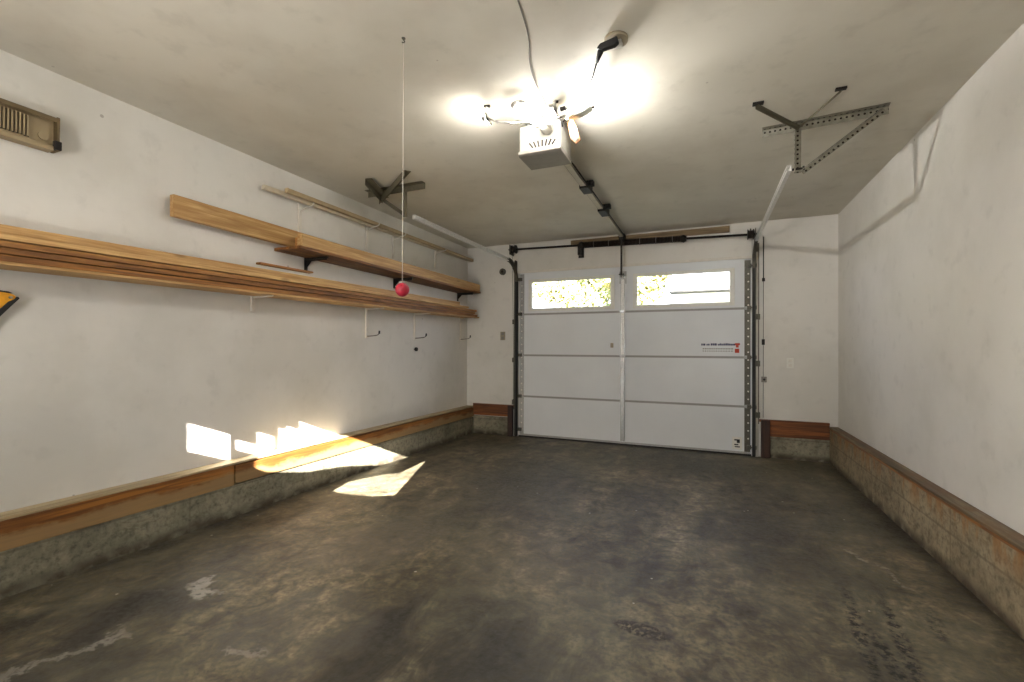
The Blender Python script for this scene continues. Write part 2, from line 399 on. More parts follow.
# ================================================================ GARAGE DOOR
door=empty('door_1',(2.13,D,0)); struct(door); door['label']='white four-section garage door with two wide windows in its top section'; door['category']='garage door'
yd=D-.004; SH=.5335
zs=[(0.012,.531),(.533,1.065),(1.067,1.598),(1.600,2.134)]
WIN=[(.952,1.972),(2.280,3.276)]; WZ=(1.668,2.010)
def panel(m,x0,x1,z0,z1): m.box(x0,x1,yd,yd+.045,z0,z1)
for i,(z0,z1) in enumerate(zs):
    m=mb()
    if i<3: panel(m,DX0+.004,DX1-.004,z0,z1)
    else:
        xs=[DX0+.004,WIN[0][0],WIN[0][1],WIN[1][0],WIN[1][1],DX1-.004]
        panel(m,xs[0],xs[1],z0,z1); panel(m,xs[2],xs[3],z0,z1); panel(m,xs[4],xs[5],z0,z1)
        for k in (1,3): panel(m,xs[k],xs[k+1],z0,WZ[0]); panel(m,xs[k],xs[k+1],WZ[1],z1)
    sec=build('door_section', m, M['door'], door, bevel=.004)
    if i<3: build('joint_strip', mb().box(DX0+.05,DX1-.06,yd-.0035,yd+.001,z1-.014,z1+.010).box(DX0,DX1,yd+.045,yd+.05,z1-.03,z1+.03), M['door_line'], sec)
    if i==3:
        for (a,b) in WIN:
            z0w,z1w=WZ; fr=mb()
            for (p,q,r,s_) in ((a-.045,a+.004,z0w-.035,z1w+.035),(b-.004,b+.045,z0w-.035,z1w+.035)): fr.box(p,q,yd-.010,yd+.012,r,s_)
            fr.box(a,b,yd-.010,yd+.012,z0w-.035,z0w+.004).box(a,b,yd-.010,yd+.012,z1w-.004,z1w+.035)
            wf=build('window_frame', fr, M['plastic'], sec, bevel=.004)
            build('window_glass', mb().box(a,b,yd+.018,yd+.022,z0w,z1w), M['glass'], sec)
# stiles, bottom seal, centre stile
def stile(x0,x1,x_hole,mat='galv'):
    m=mb(); m.box(x0,x1,yd-.006,yd,.03,2.12); s=build('end_stile', m, M[mat], door)
    h=mb(); z=.10
    while z<2.05:
        h.tube([(x_hole,yd-.009,z),(x_hole,yd-.005,z)],.009,8); z+=.085
    build('screw_row', h, M['whitemetal'], s)
stile(.79,.845,.815); stile(3.418,3.478,3.455,'galv_dark')
build('bottom_seal', mb().box(DX0,DX1,yd-.012,yd+.04,.0,.020), M['black'], door)
build('bottom_rail', mb().box(DX0+.02,DX1-.01,yd-.010,yd,.020,.042), M['galv'], door)
m=mb().box(2.088,2.146,yd-.004,yd,.045,2.06); 
cst=build('centre_stile', mb().box(2.092,2.104,yd-.022,yd,.05,2.06).box(2.130,2.142,yd-.022,yd,.05,2.06).box(2.092,2.142,yd-.004,yd,.05,2.06), M['galv'], door)
build('stile_glint', mb().box(2.100,2.134,yd-.034,yd-.022,.99,1.98), M['track'], cst, bevel=.002)  # sunlight glint on the upper stile, put in as a near-white strip
build('lower_cover', mb().box(2.096,2.138,yd-.030,yd-.022,.06,.985), M['galv'], cst, bevel=.002)
for z in (.532,1.066,1.599):
    for x in (2.117,.815,3.448):
        h=mb().box(x-.028,x+.028,yd-.038 if x==2.117 else yd-.012,yd-.006,z-.018,z+.018)
        h.tube([(x-.036,yd-.018,z),(x+.036,yd-.018,z)],.008,8)
        build('hinge', h, M['galv'], door, bevel=.001)
for x,s_ in ((.80,-1),(3.462,1)):
    for z in (.10,.532,1.066,1.599,2.05):
        a=x; b=x+.06*s_
        r=mb().tube([(a,yd-.045,z),(b,yd-.045,z)],.006,8).tube([(b-.008*s_,yd-.045,z),(b+.008*s_,yd-.045,z)],.020,14).box(a-.02,a+.02,yd-.052,yd-.012,z-.02,z+.02)
        build('roller', r, M['galv_dark'], door)
build('lock_plate', mb().box(1.97,2.005,yd-.006,yd,1.165,1.22).box(1.975,2.0,yd-.012,yd,1.20,1.212), M['tan'], door)
# illegible stickers: rows of small blocks
st=build('sticker', mb().box(2.96,3.40,yd-.0015,yd,1.075,1.235), M['door'], door)
R=random.Random(3); m=mb(); x=2.985
while x<3.315:
    wdt=R.uniform(.012,.024); m.box(x,x+wdt,yd-.0025,yd-.001,1.192,1.192+R.uniform(.018,.026)); x+=wdt+R.choice((.003,.004,.012))
build('lettering', m, plain('navy_ink',(36,42,84),.5), st)
m=mb(); x=3.0
while x<3.30:
    wdt=R.uniform(.01,.02); m.box(x,x+wdt,yd-.0025,yd-.001,1.150,1.162); m.box(x,x+wdt*.8,yd-.0025,yd-.001,1.125,1.135); x+=wdt+.008
build('small_lettering', m, M['grey_plastic'], st)
red=plain('red_ink',(186,62,34),.5)
build('emblem', mb().box(3.325,3.375,yd-.0025,yd-.001,1.195,1.218).box(3.335,3.362,yd-.0025,yd-.001,1.17,1.195).box(3.325,3.368,yd-.0025,yd-.001,1.112,1.158), red, st)
st=build('sticker', mb().box(3.30,3.395,yd-.0015,yd,.06,.195), M['plastic'], door)
m=mb().box(3.32,3.375,yd-.0025,yd-.001,.155,.170).box(3.345,3.375,yd-.0025,yd-.001,.130,.155).box(3.32,3.36,yd-.0025,yd-.001,.105,.118).box(3.325,3.375,yd-.0025,yd-.001,.082,.094)
build('lettering', m, M['black'], st)

# ---------------------------------------------------------------- tracks
def channel(m, pts, w_=.05, d_=.022, t=.003, side=1):
    """C-shaped rail along pts (in the yz plane); open towards -side in x"""
    pts=[Vector(p) for p in pts]; n=len(pts)
    for i in range(n-1):
        a,b=pts[i],pts[i+1]; dd=(b-a).normalized(); nrm=Vector((0,-dd.z,dd.y)); X=Vector((1,0,0))
        def sl(off_n0,off_n1,x0,x1):
            P=[]
            for p in (a-dd*.001,b+dd*.001):
                P.append([p+nrm*off_n0+X*x0,p+nrm*off_n0+X*x1,p+nrm*off_n1+X*x1,p+nrm*off_n1+X*x0])
            m.hexa([P[0][0],P[0][1],P[0][2],P[0][3],P[1][0],P[1][1],P[1][2],P[1][3]])
        x0,x1=sorted((0,side*t)); sl(-w_/2,w_/2,x0,x1)
        x0,x1=sorted((0,-side*d_)); sl(-w_/2,-w_/2+t,x0,x1); sl(w_/2-t,w_/2,x0,x1)
        x0,x1=sorted((-side*d_,-side*d_+side*t)); sl(-w_/2,-w_/2+.012,x0,x1); sl(w_/2-.012,w_/2,x0,x1)
def rail_set(x, side, zt, end_y, name_label):
    tr=empty('door_track',(x,D-.05,0))
    ty=D-.050
    v=mb(); channel(v,[(x,ty,.01),(x,ty,2.02)],.048,.024,.003,side)
    build('vertical_track', v, M['black'] , tr)
    # flag angle that fixes the track to the jamb
    fl=mb().box(*sorted((x+side*.003,x+side*.008)),D-.075,D,.02,2.30).box(*sorted((x+side*.003,x+side*.045)),D-.004,D-.001,.35,2.30)
    build('angle_strip', fl, M['galv_dark'], tr)
    c=[]; r=.28; zc=zt-r
    for k in range(13):
        a=math.pi/2*k/12; c.append((x,ty-r*(1-math.cos(a)),2.02+(zt-2.02)*math.sin(a)))
    cv=mb(); channel(cv,c,.048,.024,.003,side); build('track_curve', cv, M['galv_dark'], tr)
    h=mb(); channel(h,[c[-1],(x,end_y,zt-.004)],.038,.022,.003,side); build('horizontal_track', h, M['track'], tr)
    for z in (.45,1.0,1.5):
        build('wall_bracket', mb().box(*sorted((x+side*.004,x+side*.05)),D-.05,D-.045,z-.03,z+.03).box(*sorted((x+side*.038,x+side*.05)),D-.05,D-.001,z-.03,z+.03), M['galv_dark'], tr, bevel=.002)
    tag(tr,name_label,'garage door track')
    return tr
rail_set(.745,-1,2.262,3.235,'steel door track on the side nearest the wood-laden wall')
rail_set(3.515,1,2.268,3.255,'steel door track below the large triangular ceiling hanger')

# hangers of perforated angle
def angle(name, a, b, parent, roll_up=(0,0,1), w_=.038, t=.003, mat=None):
    a=Vector(a); b=Vector(b); d=(b-a); L=d.length; d.normalize(); u=Vector(roll_up); sdv=u.cross(d).normalized(); u=d.cross(sdv).normalized()
    m=mb().box(0,L,0,w_,0,t).box(0,L,0,t,0,w_)
    me=bpy.data.meshes.new(name); me.from_pydata(m.v,[],m.f); me.materials.append(mat or M['perf'])
    o=link(name,me,parent); L0=Vector(parent['_wl'])
    o.matrix_world=Matrix(((d.x,sdv.x,u.x,a.x-L0.x),(d.y,sdv.y,u.y,a.y-L0.y),(d.z,sdv.z,u.z,a.z-L0.z),(0,0,0,1)))
    o.matrix_basis=o.matrix_world.copy()
    return o
zc=H-.004
hg=empty('track_hanger',(3.547,3.25,H))
angle('ceiling_angle',(3.36,3.262,zc),(3.985,3.205,zc),hg,(0,0,-1),.045)
angle('drop_angle',(3.53,3.245,zc-.005),(3.53,3.25,2.225),hg,(0,-1,0))
angle('diagonal_angle',(3.955,3.20,zc-.01),(3.565,3.25,2.235),hg,(0,-1,0),.028)
angle('brace_strap',(3.29,2.895,zc-.01),(3.55,3.235,zc-.03),hg,(0,0,-1),.020,.003,M['olive_steel'])
angle('brace_strap',(3.685,2.90,zc-.01),(3.545,3.235,zc-.03),hg,(0,0,-1),.012,.003,M['olive_steel'])
build('bolt_plate', mb().box(3.275,3.33,2.875,2.905,H-.012,H-.002), M['iron'], hg); build('bolt_plate', mb().box(3.665,3.715,2.88,2.905,H-.012,H-.002), M['iron'], hg)
build('bolt', mb().tube([(3.52,3.25,2.25),(3.585,3.25,2.25)],.008,8).tube([(3.575,3.25,2.25),(3.585,3.25,2.25)],.015,6), M['iron'], hg)
tag(hg,'large triangular perforated angle hanger fixed to the ceiling near the bare wall','bracket')
hg=empty('track_hanger',(.66,3.24,H))
angle('ceiling_angle',(.28,3.225,zc),(.875,3.225,zc),hg,(0,0,-1),.05,.003,M['olive_steel'])
angle('drop_angle',(.655,3.235,zc-.005),(.660,3.235,2.262),hg,(0,-1,0),.030,.003,M['olive_steel'])
angle('diagonal_angle',(.315,3.25,zc-.02),(.66,3.25,2.27),hg,(0,-1,0),.028,.003,M['olive_steel'])
angle('brace_strap',(.50,2.93,zc-.012),(.40,3.27,zc-.05),hg,(0,0,-1),.055,.003,M['olive_steel'])
angle('brace_strap',(.90,2.90,zc-.012),(.36,3.27,zc-.05),hg,(0,0,-1),.055,.003,M['olive_steel'])
tag(hg,'dark grey crossed-strap hanger on the ceiling above the wall of stored wood','bracket')

# ---------------------------------------------------------------- torsion shaft and spring
sh=empty('torsion_shaft',(2.12,D-.09,2.41)); ys=D-.09
build('shaft', mb().tube([(.66,ys,2.44),(3.56,ys,2.375)],.0125,12), M['iron'], sh)
zsft=lambda x: 2.44-(x-.66)*.065/2.9
x0,x1=1.66,2.78; m=mb(); n=900; pts=[]
for i in range(n+1):
    t=i/n; x=x0+(x1-x0)*t; a=2*math.pi*75*t; pts.append((x,ys+.032*math.cos(a),zsft(x)+.032*math.sin(a)))
m.tube(pts,.0062,5); build('torsion_spring', m, M['rust'], sh)
build('spring_core', mb().tube([(x0,ys,zsft(x0)),(x1,ys,zsft(x1))],.026,14), M['rust'], sh)
for k in range(6):
    x=x0+.12+k*.18; build('paint_mark', mb().tube([(x,ys,zsft(x)),(x+.006,ys,zsft(x))],.040,16), M['grey_plastic'], sh)
for x in (x0-.03,x1+.02):
    build('winding_cone', mb().tube([(x-.03,ys,zsft(x)),(x,ys,zsft(x)),(x+.03,ys,zsft(x))],[.036,.045,.030],16), M['iron'], sh)
build('centre_bracket', mb().box(x0-.075,x0-.04,ys-.02,D-.001,2.30,2.43).box(x0-.09,x0-.02,D-.008,D-.001,2.28,2.43), M['iron'], sh)
for x in (.735,3.47):
    z=zsft(x)
    dr=build('cable_drum', mb().tube([(x-.03,ys,z),(x-.024,ys,z),(x-.02,ys,z),(x+.02,ys,z),(x+.024,ys,z),(x+.03,ys,z)],[.056,.056,.043,.043,.056,.056],22), M['iron'], sh)
    build('set_screw', mb().tube([(x,ys,z+.035),(x,ys,z+.062)],.007,6), M['galv_dark'], dr)
    sx=-1 if x<2 else 1
    build('bearing_plate', mb().box(x+sx*.045-.003,x+sx*.045+.003,ys-.05,D-.001,z-.07,z+.055), M['galv_dark'], sh)
    build('lift_cable', mb().tube([(x+sx*.01,ys-.04,z),(x+sx*.035,D-.016,1.2),(x+sx*.035,D-.016,.08)],.0022,6), M['galv_dark'], sh)
tag(sh,'long torsion shaft with a dark coiled spring across the top of the door','spring')
tag(build('header_board', mb().hexa([(1.48,D-.044,2.435),(3.27,D-.044,2.437),(3.27,D-.003,2.437),(1.48,D-.003,2.435),(1.48,D-.044,2.498),(3.27,D-.044,2.505),(3.27,D-.003,2.505),(1.48,D-.003,2.498)]), M['header_board'], bevel=.003),
    'rough brown board along the ceiling above the door spring','board')

# ================================================================ OPENER
op=empty('garage_door_opener',(2.12,2.68,H))
X0,X1,Y0,Y1,Z0,Z1=1.985,2.248,2.575,2.80,2.312,2.495
m=mb().box(X0,X1,Y0,Y1,Z0+.022,Z1); hs=build('housing', m, M['housing'], op, bevel=.010)
m=mb().prism([(Y0-.006,Z0+.030),(Y0-.006,Z0+.010),(Y0+.01,Z0),(Y1,Z0),(Y1,Z0+.030)],0,X0-.004,X1+.004); build('base_tray', m, M['grey_plastic'], op, bevel=.003)
m=mb()
for k in range(7):
    a=(k-3)*.22; x=2.135+(k-3)*.020
    m.bar((x,Y0-.0015,Z0+.040),(x+math.sin(a)*.036,Y0-.0015,Z0+.040+.034*math.cos(a)+.004),.009,.004,(0,1,0))
build('vent_slots', m, M['dark_slot'], hs)
for x in (2.03,2.21): build('mounting_strap', mb().box(x-.012,x+.012,2.62,2.64,Z1-.01,H-.002).box(x-.02,x+.02,2.60,2.70,H-.006,H-.001), M['galv'], op)
# rail
ra=build('rail', mb().box(2.098,2.142,Y1-.04,D-.10,2.462,2.466).box(2.098,2.102,Y1-.04,D-.10,2.462,2.492).box(2.138,2.142,Y1-.04,D-.10,2.462,2.492), M['rail'], op)
build('chain', mb().tube([(2.150,Y1-.02,2.478),(2.150,D-.14,2.478)],.006,6), M['iron'], ra)
build('chain_return', mb().tube([(2.094,Y1+.0,2.474),(2.094,4.30,2.474)],.005,6), M['iron'], ra)
build('trolley', mb().box(2.085,2.160,3.62,3.78,2.446,2.505).box(2.15,2.19,3.66,3.72,2.48,2.52), M['iron'], op, bevel=.004)
build('release_carriage', mb().box(2.09,2.165,4.28,4.48,2.444,2.508).box(2.155,2.205,4.30,4.36,2.475,2.515), M['iron'], op, bevel=.004)
build('header_bracket', mb().box(2.085,2.155,D-.15,D-.046,2.454,2.50).box(2.09,2.10,D-.15,D-.131,2.40,2.50).box(2.14,2.15,D-.15,D-.131,2.40,2.50), M['iron'], op, bevel=.003)
ar=build('door_arm', mb().box(2.108,2.130,D-.142,D-.134,2.02,2.47), M['iron'], op)
build('arm_bracket', mb().box(2.075,2.160,D-.012,D-.006,1.93,2.08).box(2.10,2.106,D-.145,D-.006,2.0,2.05).box(2.132,2.138,D-.145,D-.006,2.0,2.05), M['galv'], op, bevel=.002)
build('bracket_bolt', mb().tube([(2.09,D-.137,2.025),(2.148,D-.137,2.025)],.009,8), M['iron'], op)
tag(op,'white ceiling garage door opener with vent slots and a long rail to the door','garage door opener')

# lamp screwed to the front of the opener: two bare bulbs, folding reflector wings
lf=empty('light_fixture',(2.16,2.46,2.46))
build('socket_body', mb().tube([(2.165,2.585,2.45),(2.165,2.50,2.45)],[.035,.030],16).tube([(2.12,2.50,2.452),(2.215,2.50,2.452)],.022,12), M['plastic'], lf)
build('bulb', mb().tube([(2.13,2.47,2.452),(2.10,2.35,2.455)],[.018,.020],12).sphere((2.088,2.325,2.456),.031), M['bulb'], lf)
build('bulb', mb().tube([(2.205,2.49,2.452),(2.22,2.47,2.456)],[.018,.020],12).sphere((2.225,2.44,2.462),.031), M['bulb'], lf)
for (x,y,z) in ((2.088,2.325,2.494),(2.225,2.44,2.499)):  # caps added over the bulbs to keep their light off the ceiling
    build('added_shade_cap', mb().tube([(x,y,z+.004),(x,y,z),(x,y,z-.012),(x,y,z-.013),(x,y,z-.002)],[.020,.040,.050,.048,.036],24), M['aluminium'], lf)
def wing(poly, thick, n_fins, knobs, dirv):
    pts=[Vector(p) for p in poly]; m=mb()
    a,b,c,d=pts
    nrm=(b-a).cross(d-a).normalized()*thick/2
    N=6
    for i in range(N):   # curved blade
        t0,t1=i/N,(i+1)/N
        bend=lambda t: nrm.normalized()*.018*math.sin(math.pi*t)
        P0,P1=a.lerp(d,t0)+bend(t0),a.lerp(d,t1)+bend(t1); Q0,Q1=b.lerp(c,t0)+bend(t0),b.lerp(c,t1)+bend(t1)
        m.hexa([P0-nrm,Q0-nrm,Q1-nrm,P1-nrm,P0+nrm,Q0+nrm,Q1+nrm,P1+nrm])
    o=build('reflector_wing', m, M['aluminium'], lf)
    for (p,q,r) in knobs: build('wing_knob', mb().tube([p,q],r,10), M['iron'], o)
wing([(1.895,2.30,2.505),(1.905,2.36,2.505),(1.945,2.36,2.425),(1.935,2.30,2.418)],.006,0,[((1.872,2.32,2.518),(1.91,2.32,2.512),.009),((1.862,2.325,2.452),(1.90,2.325,2.452),.011)],1)
wing([(2.262,2.42,2.525),(2.27,2.47,2.525),(2.285,2.47,2.445),(2.275,2.42,2.440)],.006,0,[((2.25,2.44,2.524),(2.275,2.44,2.522),.007),((2.285,2.45,2.482),(2.315,2.45,2.486),.012)],1)
wing([(2.30,2.43,2.438),(2.30,2.49,2.446),(2.46,2.49,2.462),(2.46,2.43,2.455)],.006,0,[((2.44,2.46,2.462),(2.475,2.46,2.462),.006)],1)
def led(c, n, w_, h_, mat='led'):
    c=Vector(c); n=Vector(n).normalized(); u=n.cross(Vector((0,0,1))).normalized(); v=u.cross(n)
    Q=lambda a,b,d: c+u*a+v*b+n*d
    build('led_panel', mb().hexa([Q(-w_,-h_,0),Q(w_,-h_,0),Q(w_,h_,0),Q(-w_,h_,0),Q(-w_,-h_,.003),Q(w_,-h_,.003),Q(w_,h_,.003),Q(-w_,h_,.003)]), M[mat], lf)
    build('panel_back', mb().hexa([Q(-w_-.004,-h_-.004,-.008),Q(w_+.004,-h_-.004,-.008),Q(w_+.004,h_+.004,-.008),Q(-w_-.004,h_+.004,-.008),Q(-w_-.004,-h_-.004,0),Q(w_+.004,-h_-.004,0),Q(w_+.004,h_+.004,0),Q(-w_-.004,h_+.004,0)]), M['aluminium'], lf)
led((2.330,2.45,2.455),(1,.30,-.42),.030,.022,'led_strong')
led((1.885,2.34,2.455),(-1,.10,-.25),.026,.020)
build('wing_arm', mb().tube([(2.13,2.46,2.452),(2.02,2.40,2.432),(1.94,2.33,2.425)],.006,8).tube([(2.205,2.48,2.45),(2.30,2.45,2.44)],.006,8), M['aluminium'], lf)
tag(lf,'glowing twin-bulb lamp with folding reflector wings on the opener front','light')

tg=build('warning_tag', mb().prism([(2.292,2.475),(2.318,2.485),(2.345,2.43),(2.372,2.345),(2.345,2.325),(2.312,2.36),(2.298,2.42)],1,2.56,2.572), M['brass'], bevel=.003)
tag(tg,'yellow and black tag hanging beside the opener housing','tag')
build('tag_print', mb().prism([(2.335,2.385),(2.352,2.378),(2.360,2.348),(2.345,2.338),(2.33,2.36)],1,2.556,2.5605), M['black'], tg)
build('tag_clip', mb().box(2.285,2.305,2.555,2.58,2.455,2.50), M['iron'], tg)

# power cord and ceiling receptacle
rc=empty('ceiling_outlet',(2.655,2.04,H))
build('cover_plate', mb().tube([(2.665,2.05,H-.001),(2.665,2.05,H-.016)],.052,24), M['tan'], rc)
build('receptacle', mb().box(2.645,2.69,2.035,2.075,H-.034,H-.014), M['plastic'], rc, bevel=.003)
build('adapter', mb().prism([(2.585,H-.048),(2.60,H-.030),(2.675,H-.016),(2.682,H-.040),(2.665,H-.052),(2.61,H-.058)],1,2.01,2.038), M['black'], rc, bevel=.004)
tag(rc,'round ceiling outlet with a black plug adapter in it','outlet')
pts=[(2.600,2.03,2.480),(2.585,2.05,2.462),(2.560,2.10,2.452),(2.53,2.18,2.455),(2.49,2.26,2.470),(2.45,2.34,2.480),(2.41,2.41,2.480),(2.36,2.48,2.474),(2.305,2.53,2.470),(2.27,2.545,2.462),(2.255,2.59,2.455)]
def smooth(p, it=2):
    p=[Vector(x) for x in p]
    for _ in range(it):
        q=[p[0]]
        for a,b in zip(p,p[1:]): q += [a*.75+b*.25, a*.25+b*.75]
        q.append(p[-1]); p=q
    return p
cd=build('power_cord', mb().tube(smooth(pts),.0048,8), M['cord'])
build('plug', mb().tube([(2.605,2.028,2.488),(2.575,2.07,2.455)],[.016,.008],12), M['black'], cd)
tag(cd,'black power cord looping from the ceiling outlet to the opener','cord')
tag(build('ceiling_wire', mb().tube(smooth([(2.375,1.20,2.526),(2.372,1.50,2.526),(2.34,1.72,2.526),(2.31,1.90,2.526),(2.25,2.05,2.525),(2.22,2.20,2.525),(2.20,2.40,2.524),(2.20,2.56,2.522)]),.0032,6), M['grey_plastic']),
    'thin grey wire stapled along the ceiling behind the opener','wire')

# parking ball
bs=empty('parking_ball',(1.790,1.683,H))
build('string', mb().tube([(1.790,1.683,H-.004),(1.7915,1.683,1.43)],.0016,6), M['string'], bs)
build('ball', mb().sphere((1.7915,1.683,1.403),.031), M['red'], bs)
build('ceiling_hook', mb().tube(smooth([(1.790,1.683,H-.001),(1.790,1.683,H-.012),(1.798,1.683,H-.018),(1.790,1.683,H-.024),(1.783,1.683,H-.018)]),.003,6).tube([(1.790,1.683,H-.001),(1.790,1.683,H-.004)],.009,10), M['galv_dark'], bs)
tag(bs,'red parking ball hanging from the ceiling on a long white string','parking guide')

# ================================================================ LEFT WALL: UPPER SHELF
def black_bracket(y, label):
    b=empty('shelf_bracket',(0,y,1.86))
    build('wall_leg', mb().box(.0,.006,y-.016,y+.016,1.775,1.885), M['iron'], b, bevel=.002)
    build('arm', mb().box(.0,.235,y-.012,y+.012,1.866,1.880).box(0,.23,y-.0025,y+.0025,1.852,1.868), M['iron'], b, bevel=.002)
    build('corner_gusset', mb().prism([(.004,1.80),(.010,1.80),(.07,1.858),(.07,1.868),(.004,1.868)],1,y-.003,y+.003), M['iron'], b)
    tag(b,label,'bracket','black brackets under the upper boards')
black_bracket(2.80,'black L bracket under the end of the upper boards nearest the long bare plank')
black_bracket(3.96,'black L bracket under the middle of the upper boards')
black_bracket(5.30,'black L bracket under the upper boards beside the garage door wall')
def board(name, x0,x1, ya,yb, za,zb, h, mat, label, group=None, cat='board', bev=.003):
    """board whose underside runs from za at ya to zb at yb"""
    m=mb().hexa([(x0,ya,za),(x1,ya,za),(x1,yb,zb),(x0,yb,zb),(x0,ya,za+h),(x1,ya,za+h),(x1,yb,zb+h),(x0,yb,zb+h)])
    return tag(build(name,m,mat,bevel=bev,loc=(x0,ya,za)),label,cat,group)
board('lumber_board',.0,.272,2.50,5.44,1.882,1.880,.022,M['pine_c'],'wide flat brown board lying on the black brackets under the others','upper shelf boards')
board('lumber_board',.205,.262,2.53,5.44,1.907,1.905,.092,M['pine'],'thick pale timber lying along the front of the upper shelf','upper shelf boards')
board('lumber_board',.125,.200,2.58,5.35,1.907,1.905,.085,M['pine_b'],'amber timber hidden behind the thick pale one on the upper shelf','upper shelf boards')
board('lumber_board',.045,.083,1.735,4.6,1.935,1.906,.132,M['pine'],'long single plank sticking out on edge past the upper shelf','upper shelf boards')

# white poles on white hooks near the ceiling
def white_hook(y, zt, zb, label, xr=.16):
    b=empty('wall_hook',(0,y,zt))
    build('wall_strip', mb().box(0,.014,y-.015,y+.015,zb,zt+.03), M['whitemetal'], b, bevel=.002)
    build('arm', mb().tube(smooth([(.004,y,zt-.045),(.05,y,zt-.030),(xr*.6,y,zt-.018),(xr-.01,y,zt-.014),(xr,y,zt+.010)]),.0055,8), M['whitemetal'], b)
    tag(b,label,'hook','white hooks under the ceiling poles')
white_hook(2.73,2.29,2.08,'white wall hook holding the free ends of the ceiling poles')
white_hook(3.525,2.33,2.09,'white wall hook under the poles, second along from their free ends')
white_hook(3.94,2.33,2.09,'white wall hook under the poles, above the middle black bracket')
white_hook(4.75,2.34,2.12,'white wall hook under the pole ends near the garage door')
def pole(x, ya, yb, za, zb, label, r=.012):
    g_=.017; m=mb().hexa([(x-g_,ya,za-g_),(x+g_,ya,za-g_),(x+g_,yb,zb-g_),(x-g_,yb,zb-g_),(x-g_,ya,za+g_),(x+g_,ya,za+g_),(x+g_,yb,zb+g_),(x-g_,yb,zb+g_)])
    tag(build('moulding_strip',m,M['strip'] if x>.1 else M['strip2'],bevel=.004),label,'moulding','long strips near the ceiling')
pole(.055,2.36,5.55,2.318,2.352,'off-white strip against the wall near the ceiling, reaching out furthest')
pole(.105,2.515,5.52,2.338,2.345,'pale tan strip lying outside the off-white one near the ceiling')

# ================================================================ LEFT WALL: LOWER LUMBER
def lower_bracket(y, hook, label, zb=1.24, dot=False):
    b=empty('lumber_bracket',(0,y,1.49))
    build('wall_strip', mb().box(0,.018,y-.014,y+.014,zb,1.53), M['whitemetal'], b, bevel=.002)
    build('support_arm', mb().hexa([(0,y-.005,1.484+(y-1)*.012),(.205,y-.005,1.492+(y-1)*.012),(.205,y+.005,1.492+(y-1)*.012),(0,y+.005,1.484+(y-1)*.012),(0,y-.006,1.499+(y-1)*.012),(.215,y-.006,1.499+(y-1)*.012),(.215,y+.006,1.499+(y-1)*.012),(0,y+.006,1.499+(y-1)*.012)]), M['whitemetal'], b)
    if hook:
        h=build('hook_arm', mb().tube(smooth([(.016,y,zb+.02),(.07,y,zb+.022),(.135,y,zb+.028),(.158,y,zb+.040),(.162,y,zb+.062)]),.0048,8), M['galv_dark'], b)
        build('rubber_tip', mb().tube([(.160,y,zb+.042),(.163,y,zb+.072)],.0085,10), M['black'], h)
    tag(b,label,'bracket','white brackets under the lower boards')
lower_bracket(.6,False,'white bracket at the cut-off end of the lower boards',1.40)
lower_bracket(2.32,False,'white bracket without a hook under the lower boards',1.40)
lower_bracket(3.53,True,'white bracket with a black-tipped hook, the one of three furthest from the door')
lower_bracket(4.325,True,'white bracket with a black-tipped hook and a black knob below')
lower_bracket(5.36,True,'white bracket with a black-tipped hook beside the room corner',1.25)
k=build('black_peg', mb().tube([(0,4.325,1.135),(.022,4.325,1.135)],.006,8).tube([(.020,4.325,1.135),(.040,4.325,1.135)],.022,16), M['iron'])
tag(k,'small black knob on the wall below the middle white hook','knob')
zl=lambda y: 1.500+(y-1)*.0125
def low(x0,x1,ya,yb,dz,h,mat,label,bev=.002):
    board('lumber_board',x0,x1,ya,yb,zl(ya)+dz,zl(yb)+dz,h,mat,label,'boards on the lower wall brackets',bev=bev)
low(.02,.224,.15,5.50,.000,.014,M['pine'],'thin pale board at the very bottom of the long lower stack')
low(.02,.200,.15,5.49,.018,.028,M['pine_c'],'dark brown board second from the bottom of the long lower stack')
low(.03,.206,.15,5.42,.050,.026,M['pine_c'],'orange-brown board third from the bottom of the long lower stack')
low(.02,.204,.15,5.46,.081,.026,M['pine_b'],'amber board in the middle of the long lower stack')
low(.04,.214,.15,5.22,.112,.024,M['pine'],'pale board just under the top one of the long lower stack')
low(.03,.150,.15,5.10,.141,.046,M['pine'],'thick pale knotty board on top of the long lower stack')
board('lath_strip',.10,.150,2.27,2.74,1.733,1.739,.014,M['pine_b'],'short thin lath lying on top of the lower stack of boards',None,'lath')

# ================================================================ THINGS ON THE LEFT WALL NEAR THE CAMERA
vt=empty('wall_register',(0,.8,2.2))
y0,y1=.45,1.215; zb,zt=2.125,2.287
build('backplate', mb().box(0,.030,y0,y1,zb,zt), M['beige'], vt, bevel=.003)
build('top_rail', mb().hexa([(0,y0,zt-.004),(.062,y0,zt-.030),(.062,y1,zt-.030),(0,y1,zt-.004),(0,y0,zt+.010),(.066,y0,zt-.008),(.066,y1,zt-.008),(0,y1,zt+.010)]), M['olive'], vt, bevel=.002)
build('bottom_rail', mb().box(0,.058,y0,y1-.02,zb-.012,zb+.012), M['beige'], vt, bevel=.004)
build('end_cap', mb().box(0,.064,y1-.012,y1,zb-.008,zt-.002), M['olive'], vt, bevel=.002)
build('end_latch', mb().box(.045,.070,y1-.022,y1+.006,zb-.004,zb+.040), M['dark_slot'], vt, bevel=.003)
m=mb().box(.030,.034,y0+.02,1.112,zb+.028,zt-.034); build('grille_recess', m, M['dark_slot'], vt)
m=mb(); y=y0+.03
while y<1.105: m.box(.030,.046,y,y+.0065,zb+.028,zt-.034); y+=.0135
build('grille', m, M['beige'], vt)
build('dial', mb().tube([(.030,1.165,zb+.055),(.040,1.165,zb+.055)],.022,20), M['beige'], vt)
tag(vt,'beige metal register with dark slats high on the wall at the picture edge','vent')

